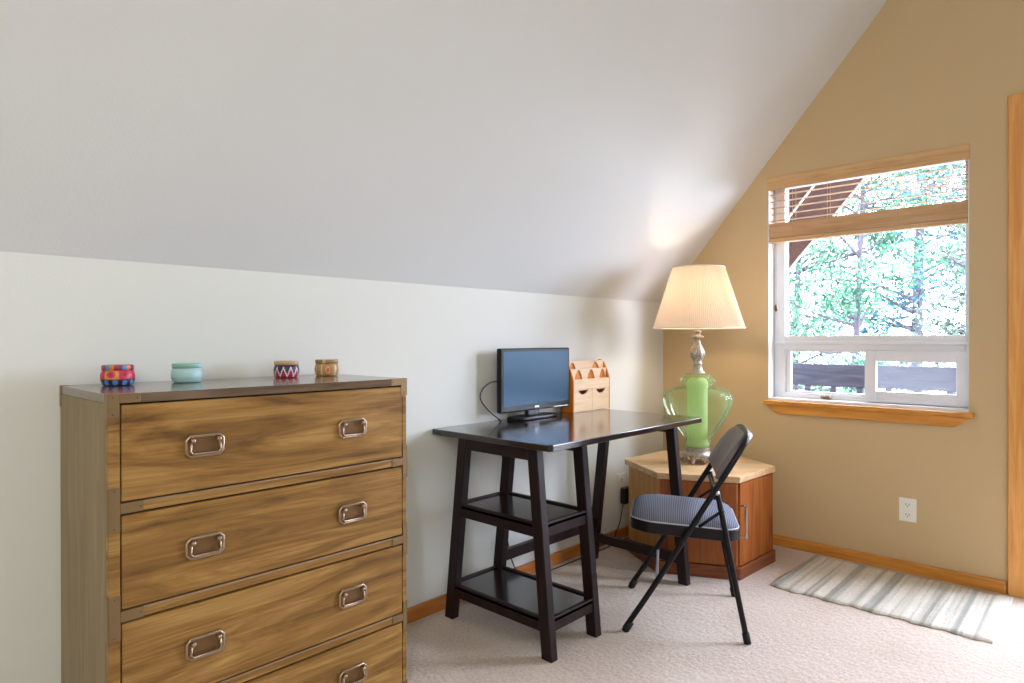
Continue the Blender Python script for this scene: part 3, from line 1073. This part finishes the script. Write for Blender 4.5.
LS = 0.976
gp = [(0.066, 0.088), (0.068, 0.110), (0.072, 0.128), (0.066, 0.134), (0.078, 0.150), (0.108, 0.188), (0.142, 0.236), (0.168, 0.286), (0.182, 0.330), (0.186, 0.352), (0.184, 0.372), (0.172, 0.392), (0.146, 0.408), (0.112, 0.418), (0.086, 0.426), (0.080, 0.436), (0.082, 0.448)]
bm = B(); lathe(bm, [(a_, b_*LS) for a_, b_ in gp], n=64, cap=False, fn=octo)
g = obj('glass_body', bm, M['lamp_glass'], lp, True, smooth=True)
g['label'] = 'pale green clear glass'
bm = B(); lathe(bm, [(0.082, 0.449), (0.098, 0.454), (0.098, 0.464), (0.086, 0.470), (0.080, 0.482), (0.062, 0.494), (0.040, 0.500)], (0, 0, -0.011), n=64, cap=False, fn=octo)
obj('glass_collar', bm, M['lamp_glass'], lp, True, smooth=True)
bm = B(); lathe(bm, [(0.062, 0.089), (0.062, 0.104), (0.056, 0.114), (0.054, 0.13), (0.054, 0.395), (0.058, 0.42), (0.056, 0.44), (0.045, 0.458), (0.03, 0.464)], n=32)
obj('inner_tube', bm, M['lamp_tube'], lp, True, smooth=True)
bm = B()
lathe(bm, [(0.042, 0.498), (0.040, 0.506), (0.030, 0.514), (0.026, 0.530), (0.021, 0.545), (0.026, 0.548), (0.026, 0.556), (0.020, 0.560), (0.024, 0.572), (0.036, 0.590), (0.0395, 0.606), (0.036, 0.622), (0.026, 0.646), (0.018, 0.664), (0.015, 0.684), (0.022, 0.690), (0.034, 0.694), (0.034, 0.702), (0.020, 0.706), (0.016, 0.716), (0.021, 0.722), (0.021, 0.732), (0.012, 0.736)], (0, 0, -0.012), n=48,
      fn=lambda a, r, z: r*(1+0.06*math.cos(12*a)) if 0.56 < z < 0.66 else r*1.0)
obj('stem', bm, M['pewter'], lp, True, smooth=True)
SB, ST, RBt, RTp = 0.735, 1.064, 0.242, 0.138
bm = B()
NP = 140
SHC = (0.004, -0.004, 0)
lathe(bm, [(RBt+(RTp-RBt)*t, SB+(ST-SB)*t) for t in (0, 0.25, 0.5, 0.75, 1)], n=NP*2, cap=False, c=SHC, fn=lambda a, r, z: r+(0.0016 if int(round(a*NP*2/(2*PI))) % 2 else -0.0022))
sh = obj('lamp_shade', bm, M['shade'], lp, True)
for r, z in ((RBt, SB), (RTp, ST)):
    bm = B(); tube(bm, arc((SHC[0], SHC[1], z), r, 0, 2*PI*(95/96), 95, 'xy'), 0.0035, 6, closed=True)
    obj('shade_trim', bm, M['shade_trim'], sh, True, smooth=True)
bm = B()
tube(bm, [(0, 0, 0.735), (0, 0, 0.80)], 0.016, 12)
for k in range(3):
    a = 2*PI*k/3
    tube(bm, [(0.0, 0.0, ST-0.02), (RTp*math.cos(a), RTp*math.sin(a), ST-0.004)], 0.002, 6)
tube(bm, [(0.05, 0, 0.78), (0.055, 0, 0.88), (0.045, 0, 1.02), (0.0, 0, ST-0.02)], 0.002, 6)
tube(bm, [(-0.05, 0, 0.78), (-0.055, 0, 0.88), (-0.045, 0, 1.02), (0.0, 0, ST-0.02)], 0.002, 6)
tube(bm, [(-0.05, 0, 0.78), (0.05, 0, 0.78)], 0.003, 6)
obj('harp', bm, M['brass'], lp, True, smooth=True)
bm = B()
lathe(bm, [(0.013, 0.80), (0.014, 0.825), (0.028, 0.865), (0.032, 0.89), (0.026, 0.915), (0.010, 0.928)], n=20)
bulb = bpy.data.materials.new('lit clear bulb'); bulb.use_nodes = True
nt_ = bulb.node_tree; nt_.nodes.clear()
o_ = nt_.nodes.new('ShaderNodeOutputMaterial'); m_ = nt_.nodes.new('ShaderNodeMixShader'); m_.inputs[0].default_value = 0.2
t_ = nt_.nodes.new('ShaderNodeBsdfTransparent'); e_ = nt_.nodes.new('ShaderNodeEmission')
e_.inputs[0].default_value = (1.0, 0.78, 0.56, 1); e_.inputs[1].default_value = 3.0
nt_.links.new(t_.outputs[0], m_.inputs[1]); nt_.links.new(e_.outputs[0], m_.inputs[2]); nt_.links.new(m_.outputs[0], o_.inputs[0])
obj('bulb', bm, bulb, lp, True, smooth=True)
ld = bpy.data.lights.new('lamp_light', 'POINT'); ld.energy = 3.8; ld.color = (1.0, 0.78, 0.56); ld.shadow_soft_size = 0.024
lo = bpy.data.objects.new('lamp_light', ld); col.objects.link(lo); lo.location = (0, 0, 0.888); lo.parent = lp

# ------------------------------------------------------------ folding chair
fc = thing('folding_chair', 'black metal folding chair with grey ribbed padded seat, drawn up to the desk', 'chair', (-1.211, -0.793, 0), math.radians(30))


def tub(y):
    return (0.231-y)/0.477*0.79


R_ = 0.0115
half = [(-0.236, 0.231, 0.012), (-0.229, 0.12, tub(0.12)), (-0.220, -0.02, tub(-0.02)), (-0.212, -0.14, tub(-0.14)), (-0.205, -0.195, tub(-0.195)), (-0.196, -0.222, tub(-0.222)), (-0.170, -0.241, tub(-0.241)), (-0.12, -0.250, tub(-0.250)), (0, -0.254, tub(-0.254))]
path = half + [(-x, y, z) for x, y, z in reversed(half[:-1])]
bm = B(); tube(bm, spline(path, 5), R_, 12)
ff = obj('front_frame', bm, M['black_metal'], fc, True, smooth=True)
for s in (-1, 1):
    bm = B(); tube(bm, [(s*0.236, 0.231, 0.0), (s*0.2345, 0.208, 0.038)], 0.0145, 12)
    obj('rubber_foot', bm, M['rubber'], ff, True, smooth=True)
    bm = B()
    rl = [(s*0.238, -0.237, 0.010), (s*0.222, -0.190, 0.25), (s*0.208, -0.152, 0.46), (s*0.200, -0.128, 0.575)]
    tube(bm, spline(rl, 5), 0.011, 12)
    lg = obj('leg', bm, M['black_metal'], fc, True, smooth=True)
    bm = B(); tube(bm, [(s*0.239, -0.239, 0.0), (s*0.237, -0.231, 0.040)], 0.0140, 12)
    obj('rubber_foot', bm, M['rubber'], lg, True, smooth=True)
    bm = B(); tube(bm, [(s*0.210, -0.146, 0.500), (s*0.210, -0.095, 0.462), (s*0.208, -0.060, 0.432)], 0.0065, 8)
    sphere(bm, (s*0.214, -0.146, 0.500), 0.010)
    obj('hinge_link', bm, M['black_metal'], fc, True, smooth=True)
    bm = B(); sphere(bm, (s*0.214, -0.128, 0.572), 0.009)
    obj('pivot_rivet', bm, M['steel'], fc, True, smooth=True)
bm = B(); tube(bm, [(-0.225, 0.105, 0.190), (0.225, 0.105, 0.190)], 0.0065, 10)
obj('front_crossbar', bm, M['steel'], fc, True, smooth=True)
bm = B(); tube(bm, [(-0.224, -0.195, 0.22), (0.224, -0.195, 0.22)], 0.0065, 10)
obj('rear_crossbar', bm, M['black_metal'], fc, True, smooth=True)
bm = B(); tube(bm, [(-0.205, -0.124, 0.560), (0.205, -0.124, 0.560)], 0.006, 10)
obj('upper_crossbar', bm, M['black_metal'], fc, True, smooth=True)

SX, YF, YB = 0.200, 0.214, -0.220


def seat_outline(inset):
    """octagon-like rounded seat outline"""
    c = 0.060
    x, a, b = SX-inset, YF-inset, YB+inset
    raw = [(-x, b+c*0.7), (-x+c*0.7, b), (x-c*0.7, b), (x, b+c*0.7), (x, a-c*1.2), (x-c*0.8, a), (-x+c*0.8, a), (-x, a-c*1.2)]
    out = []
    n = len(raw)
    for i in range(n):
        p0, p1, p2 = Vector(raw[i-1]), Vector(raw[i]), Vector(raw[(i+1) % n])
        e1 = (p0-p1); e2 = (p2-p1)
        q = min(0.03, e1.length*0.45, e2.length*0.45)
        s0 = p1+e1.normalized()*q; s1 = p1+e2.normalized()*q
        for k in range(5):
            t = k/4
            out.append((1-t)**2*s0+2*t*(1-t)*p1+t*t*s1)
    return out


def seat_z(y):
    return 0.440 + 0.020*(y-YB)/(YF-YB) - 0.018


def ring_solid(levels):
    bm = B()
    rings = []
    for inset, dz in levels:
        f = (SX-inset)/SX
        ol = seat_outline(inset) if inset < 0.02 else [Vector((p.x*f, (p.y+0.003)*f-0.003)) for p in seat_outline(0)]
        rings.append([bm.verts.new((p.x, p.y, seat_z(p.y)+dz)) for p in ol])
    n = len(rings[0])
    for a, b in zip(rings, rings[1:]):
        for k in range(n):
            bm.faces.new((a[k], a[(k+1) % n], b[(k+1) % n], b[k]))
    bm.faces.new(list(reversed(rings[0])))
    c = bm.verts.new((0, 0, seat_z(0)+levels[-1][1]+0.0002))
    for k in range(n):
        bm.faces.new((rings[-1][k], rings[-1][(k+1) % n], c))
    return bm


obj('seat_pan', ring_solid([(0.012, -0.050), (0.0, -0.046), (0.0, -0.004), (0.006, 0.0)]), M['black_metal'], fc, True, smooth=False, bevel=0.002)
seat = obj('seat_cushion', ring_solid([(0.006, -0.002), (0.006, 0.006), (0.016, 0.020), (0.036, 0.032), (0.075, 0.040), (0.13, 0.043), (0.17, 0.0445), (0.19, 0.0447)]), M['seat_fabric'], fc, True, smooth=True)
bm = B(); tube(bm, [(p.x, p.y, seat_z(p.y)+0.001) for p in seat_outline(0.002)], 0.0028, 6, closed=True)
obj('seat_piping', bm, M['piping'], fc, True, smooth=True)

# backrest pad, follows the tube slope, gently curved
bd = Vector((0, -0.477, 0.79)).normalized(); bn = Vector((0, bd.z, -bd.y))     # up the back, out of the front
org = Vector((0, 0.231, 0))
t0, t1 = 0.722, 0.938


def pad(nx=24, nt=10):
    bm = B()
    Wd = 0.205
    fr, bk = [], []
    for i in range(nx+1):
        x = -Wd+2*Wd*i/nx
        q = abs(x)/Wd
        topd = 0.105*(1-math.sqrt(max(0.0, 1-q**3.2)))
        botd = -0.012*(1-q*q)
        colf, colb = [], []
        for j in range(nt+1):
            t = (t0+botd) + (t1-topd-t0-botd)*j/nt
            edge = min(1.0, 5.0*min(i, nx-i)/nx+0.25) * min(1.0, 4.0*min(j, nt-j)/nt+0.3)
            curve = 0.030*q*q-0.030
            wp_ = org + bd*t
            thk = 0.014+0.016*edge
            pf = wp_+bn*(curve+0.012+thk)
            pb = wp_+bn*(curve+0.012-0.018)
            colf.append(bm.verts.new((x, pf.y, pf.z))); colb.append(bm.verts.new((x, pb.y, pb.z)))
        fr.append(colf); bk.append(colb)
    for i in range(nx):
        for j in range(nt):
            bm.faces.new((fr[i][j], fr[i+1][j], fr[i+1][j+1], fr[i][j+1]))
            bm.faces.new((bk[i][j], bk[i][j+1], bk[i+1][j+1], bk[i+1][j]))
        bm.faces.new((fr[i][0], bk[i][0], bk[i+1][0], fr[i+1][0]))
        bm.faces.new((fr[i][nt], fr[i+1][nt], bk[i+1][nt], bk[i][nt]))
    for j in range(nt):
        bm.faces.new((fr[0][j], fr[0][j+1], bk[0][j+1], bk[0][j]))
        bm.faces.new((fr[nx][j], bk[nx][j], bk[nx][j+1], fr[nx][j+1]))
    return bm


obj('backrest', pad(), M['vinyl_pad'], fc, True, smooth=True, bevel=0.004)

# ------------------------------------------------------------ rug
bm = B()
nx, ny = 20, 60
rx0, rx1, ry0, ry1 = -0.658, -0.055, -1.815, -0.955
top, bot = [], []
for j in range(ny+1):
    a, b = [], []
    for i in range(nx+1):
        y = ry0+(ry1-ry0)*j/ny; x = rx0+(rx1-rx0)*i/nx
        e = 0.006*math.sin(y*37)+0.004*math.sin(y*91+1)
        xx = x+(e if i in (0, nx) else 0)
        yy = y+(0.008*math.sin(x*9) if j in (0, ny) else 0)
        z = 0.010+0.0022*math.sin(y*70)+0.0012*math.sin(x*40+y*13)
        if i in (0, nx) or j in (0, ny):
            z = 0.007
        a.append(bm.verts.new((xx, yy, z))); b.append(bm.verts.new((xx, yy, 0.0005)))
    top.append(a); bot.append(b)
for j in range(ny):
    for i in range(nx):
        bm.faces.new((top[j][i], top[j][i+1], top[j+1][i+1], top[j+1][i]))
        bm.faces.new((bot[j][i], bot[j+1][i], bot[j+1][i+1], bot[j][i+1]))
    bm.faces.new((top[j][0], top[j+1][0], bot[j+1][0], bot[j][0]))
    bm.faces.new((top[j][nx], bot[j][nx], bot[j+1][nx], top[j+1][nx]))
for i in range(nx):
    bm.faces.new((top[0][i], bot[0][i], bot[0][i+1], top[0][i+1]))
    bm.faces.new((top[ny][i], top[ny][i+1], bot[ny][i+1], bot[ny][i]))
rug = obj('rag_rug', bm, M['rug'], None, smooth=True)
tag(rug, 'cream and grey striped rag rug on the carpet below the window', 'rug')

# ------------------------------------------------------------ wooden blind
bl = thing('window_blind', 'wooden slatted blind drawn halfway up in the window', 'blind', (0.02, (WY0+WY1)/2, WZ1-0.08))
by0, by1 = WY1+0.006, WY0-0.006
bm = B()
box(bm, -0.008, 0.006, WY1-0.003, WY0+0.003, WZ1-0.072, WZ1+0.002)
box(bm, 0.0055, 0.055, by0, by0+0.008, WZ1-0.07, WZ1-0.005); box(bm, 0.0055, 0.055, by1-0.008, by1, WZ1-0.07, WZ1-0.005)
obj('valance', bm, M['bamboo'], bl, bevel=0.003)
bm = B(); box(bm, 0.012, 0.055, by0+0.01, by1-0.01, WZ1-0.05, WZ1-0.006)
obj('head_rail', bm, M['bamboo'], bl, bevel=0.002)
zb0, zb1 = 1.738, 1.848


def slat(z, tilt=0.0, th=0.0020):
    bm = B()
    x0, x1 = 0.010, 0.058
    hexa(bm, [(x0, by0, z+tilt), (x1, by0, z-tilt), (x1, by1, z-tilt), (x0, by1, z+tilt)], [(x0, by0, z+th+tilt), (x1, by0, z+th-tilt), (x1, by1, z+th-tilt), (x0, by1, z+th+tilt)])
    return obj('slat', bm, M['slat_wood'], bl)


for k in range(5):
    slat(2.012-k*0.037, -0.0015)
for k in range(16):
    z = zb0+0.026+k*(zb1-zb0-0.026)/16
    slat(z, 0, 0.0046)
bm = B(); box(bm, 0.006, 0.060, by0, by1, zb0, zb0+0.022)
obj('bottom_rail', bm, M['bamboo'], bl, bevel=0.003)
for y in (by1-0.13, (by0+by1)/2-0.18, by0+0.17, (by0+by1)/2+0.16):
    bm = B()
    tube(bm, [(0.009, y, zb0), (0.009, y, WZ1-0.03)], 0.0011, 6); tube(bm, [(0.059, y, zb1), (0.059, y, WZ1-0.03)], 0.0011, 6)
    obj('ladder_cord', bm, M['cord'], bl)
bm = B(); tube(bm, [(0.012, by1-0.035, WZ1-0.06), (0.012, by1-0.036, 1.375)], 0.0013, 6)
lc = obj('lift_cord', bm, M['cord'], bl)
bm = B(); lathe(bm, [(0.004, 0), (0.010, 0.008), (0.009, 0.030), (0.004, 0.040)], (0.012, by1-0.036, 1.340), 14)
obj('tassel', bm, M['brass_dark'], lc, smooth=True)

# ------------------------------------------------------------ outside: eave, deck railing, ground, trees
EX, EZ0 = 1.22, 1.30
bm = B()
e0, e1 = 0.6, YR
pts = [(T+0.01, e0, EZ0-SL*e0), (EX, e0, EZ0-SL*e0), (EX, e1, EZ0-SL*e1), (T+0.01, e1, EZ0-SL*e1)]
prism(bm, pts, (0, 0, 0.05))
ev = tag(obj('roof_eave', bm, M['eave_wood']), 'brown boarded underside of the roof overhang outside the window', 'roof eave')
bm = B()
prism(bm, [(EX, e0, EZ0-SL*e0-0.015), (EX+0.018, e0, EZ0-SL*e0-0.015), (EX+0.018, e1, EZ0-SL*e1-0.015), (EX, e1, EZ0-SL*e1-0.015)], (0, 0, 0.16))
obj('barge_board', bm, M['eave_pale'], ev)
bm = B()
prism(bm, [(0.565, e0, EZ0-SL*e0-0.012), (0.588, e0, EZ0-SL*e0-0.012), (0.588, e1, EZ0-SL*e1-0.012), (0.565, e1, EZ0-SL*e1-0.012)], (0, 0, 0.011))
obj('pale_strip', bm, M['eave_pale'], ev)  # thin pale strip along the underside

RX = 1.6
dk2 = thing('deck_railing', 'weathered dark deck railing outside the window', 'railing', (RX, -1.0, -0.15))
bm = B(); box(bm, RX, RX+0.04, -5.0, 2.5, 0.815, 0.985)
obj('top_board', bm, M['rail_wood'], dk2, bevel=0.004)
bm = B(); box(bm, RX, RX+0.04, -5.0, 2.5, 0.02, 0.12)
obj('bottom_board', bm, M['rail_wood'], dk2, bevel=0.004)
k = 0
y = 2.3
while y > -4.9:
    bm = B(); box(bm, RX+0.004, RX+0.036, y-0.02, y+0.02, 0.119, 0.816)
    obj('baluster', bm, M['rail_wood'], dk2)
    y -= 0.19
bm = B()
box(bm, T+0.01, RX+0.1, -5.0, 2.5, -0.35, -0.15)
struct('deck', bm, M['rail_wood'])
bm = B()
box(bm, T+0.05, 60, -40, 40, -3.6, -3.4)
struct('ground', bm, M['ground'])


def leaf_cloud(bm, c, rad, n, s):
    for _ in range(n):
        v = Vector((random.gauss(0, 1), random.gauss(0, 1), random.gauss(0, 1))).normalized()*random.random()**0.45
        p = Vector(c)+Vector((v.x*rad[0], v.y*rad[1], v.z*rad[2]))
        a = Vector((random.gauss(0, 1), random.gauss(0, 1), random.gauss(0, 1))).normalized()
        b = a.cross(Vector((random.gauss(0, 1), random.gauss(0, 1), random.gauss(0, 1)))).normalized()
        L = s*random.uniform(0.6, 1.3); w = L*0.42
        bm.faces.new([bm.verts.new(p-a*L), bm.verts.new(p+b*w), bm.verts.new(p+a*L), bm.verts.new(p-b*w)])


GZ = -3.4


def tree(name, label, x, y, H, tr, crown, leaf, n, s, bare=False):
    t = thing(name, label, 'tree', (x, y, GZ), 0, 'trees outside the window')
    bm = B()
    lean = random.uniform(-0.25, 0.25)
    tp = [(x+lean*0.3*q, y+lean*q*q+0.05*math.sin(5*q), GZ+H*q) for q in [i/8 for i in range(9)]]
    tube(bm, tp, [tr*(1-0.75*i/8) for i in range(9)], 8)
    obj('trunk', bm, M['bark'], t, smooth=True)
    bm = B(); bl_ = B()
    for (z0, z1, rad, nb) in crown:
        for k in range(nb):
            a = random.uniform(0, 2*PI); q = random.uniform(z0, z1)
            i = min(7, int(q*8)); base = Vector(tp[i]).lerp(Vector(tp[i+1]), q*8-i)
            L = rad*random.uniform(0.6, 1.0)
            tip = base+Vector((L*math.cos(a), L*math.sin(a), L*random.uniform(-0.1, 0.5)))
            midp = base.lerp(tip, 0.5)+Vector((0, 0, random.uniform(-0.12, 0.15)*L))
            sp = spline([base, midp, tip], 4)
            tube(bm, sp, [tr*0.28*(1-0.85*j/(len(sp)-1)) for j in range(len(sp))], 5)
            for _ in range(3):
                st = base.lerp(tip, random.uniform(0.4, 0.9)); d = Vector((random.gauss(0, 1), random.gauss(0, 1), random.gauss(0, .7))).normalized()*L*0.35
                tube(bm, [st, st+d*0.5+Vector((0, 0, 0.02)), st+d], [tr*0.10, tr*0.07, tr*0.03], 4)
            if not bare:
                for j in range(3):
                    cc = base.lerp(tip, 0.45+0.28*j)
                    leaf_cloud(bl_, cc, (L*0.30, L*0.30, L*0.22), n, s)
    obj('branches', bm, M['bark'], t, smooth=True)
    if not bare:
        obj('foliage', bl_, leaf, t)
    else:
        bl_.free()


# bushy trees in view through the panes, others to each side
tree('tree', 'leafy green tree filling the middle of the window view', 7.0, 0.75, 8.4, 0.08, [(0.28, 0.92, 1.4, 70)], M['leaf_green'], 56, 0.042)
tree('tree', 'pale leafy tree at the left of the window view', 10.4, 2.85, 9.8, 0.12, [(0.20, 0.90, 1.6, 70)], M['leaf_pale'], 64, 0.054)
tree('tree', 'blue green tree far behind the others, seen high in the window', 15.5, 1.6, 14.0, 0.18, [(0.16, 0.92, 2.6, 74)], M['leaf_blue'], 60, 0.076)
tree('tree', 'pale leafy tree at the right of the window view', 10.9, -0.55, 9.6, 0.12, [(0.20, 0.90, 1.6, 70)], M['leaf_pale'], 60, 0.054)
tree('bare_tree', 'bare grey branched tree at the right edge of the window view', 4.6, -1.05, 6.8, 0.05, [(0.50, 0.95, 0.95, 22)], None, 0, 0, True)
tree('tree', 'green tree off beyond the left of the deck', 8.4, 6.6, 9.0, 0.14, [(0.32, 0.95, 1.7, 24)], M['leaf_green'], 40, 0.06)
tree('tree', 'green tree outside the glazed door', 7.6, -4.6, 9.4, 0.14, [(0.32, 0.95, 1.8, 24)], M['leaf_green'], 40, 0.06)
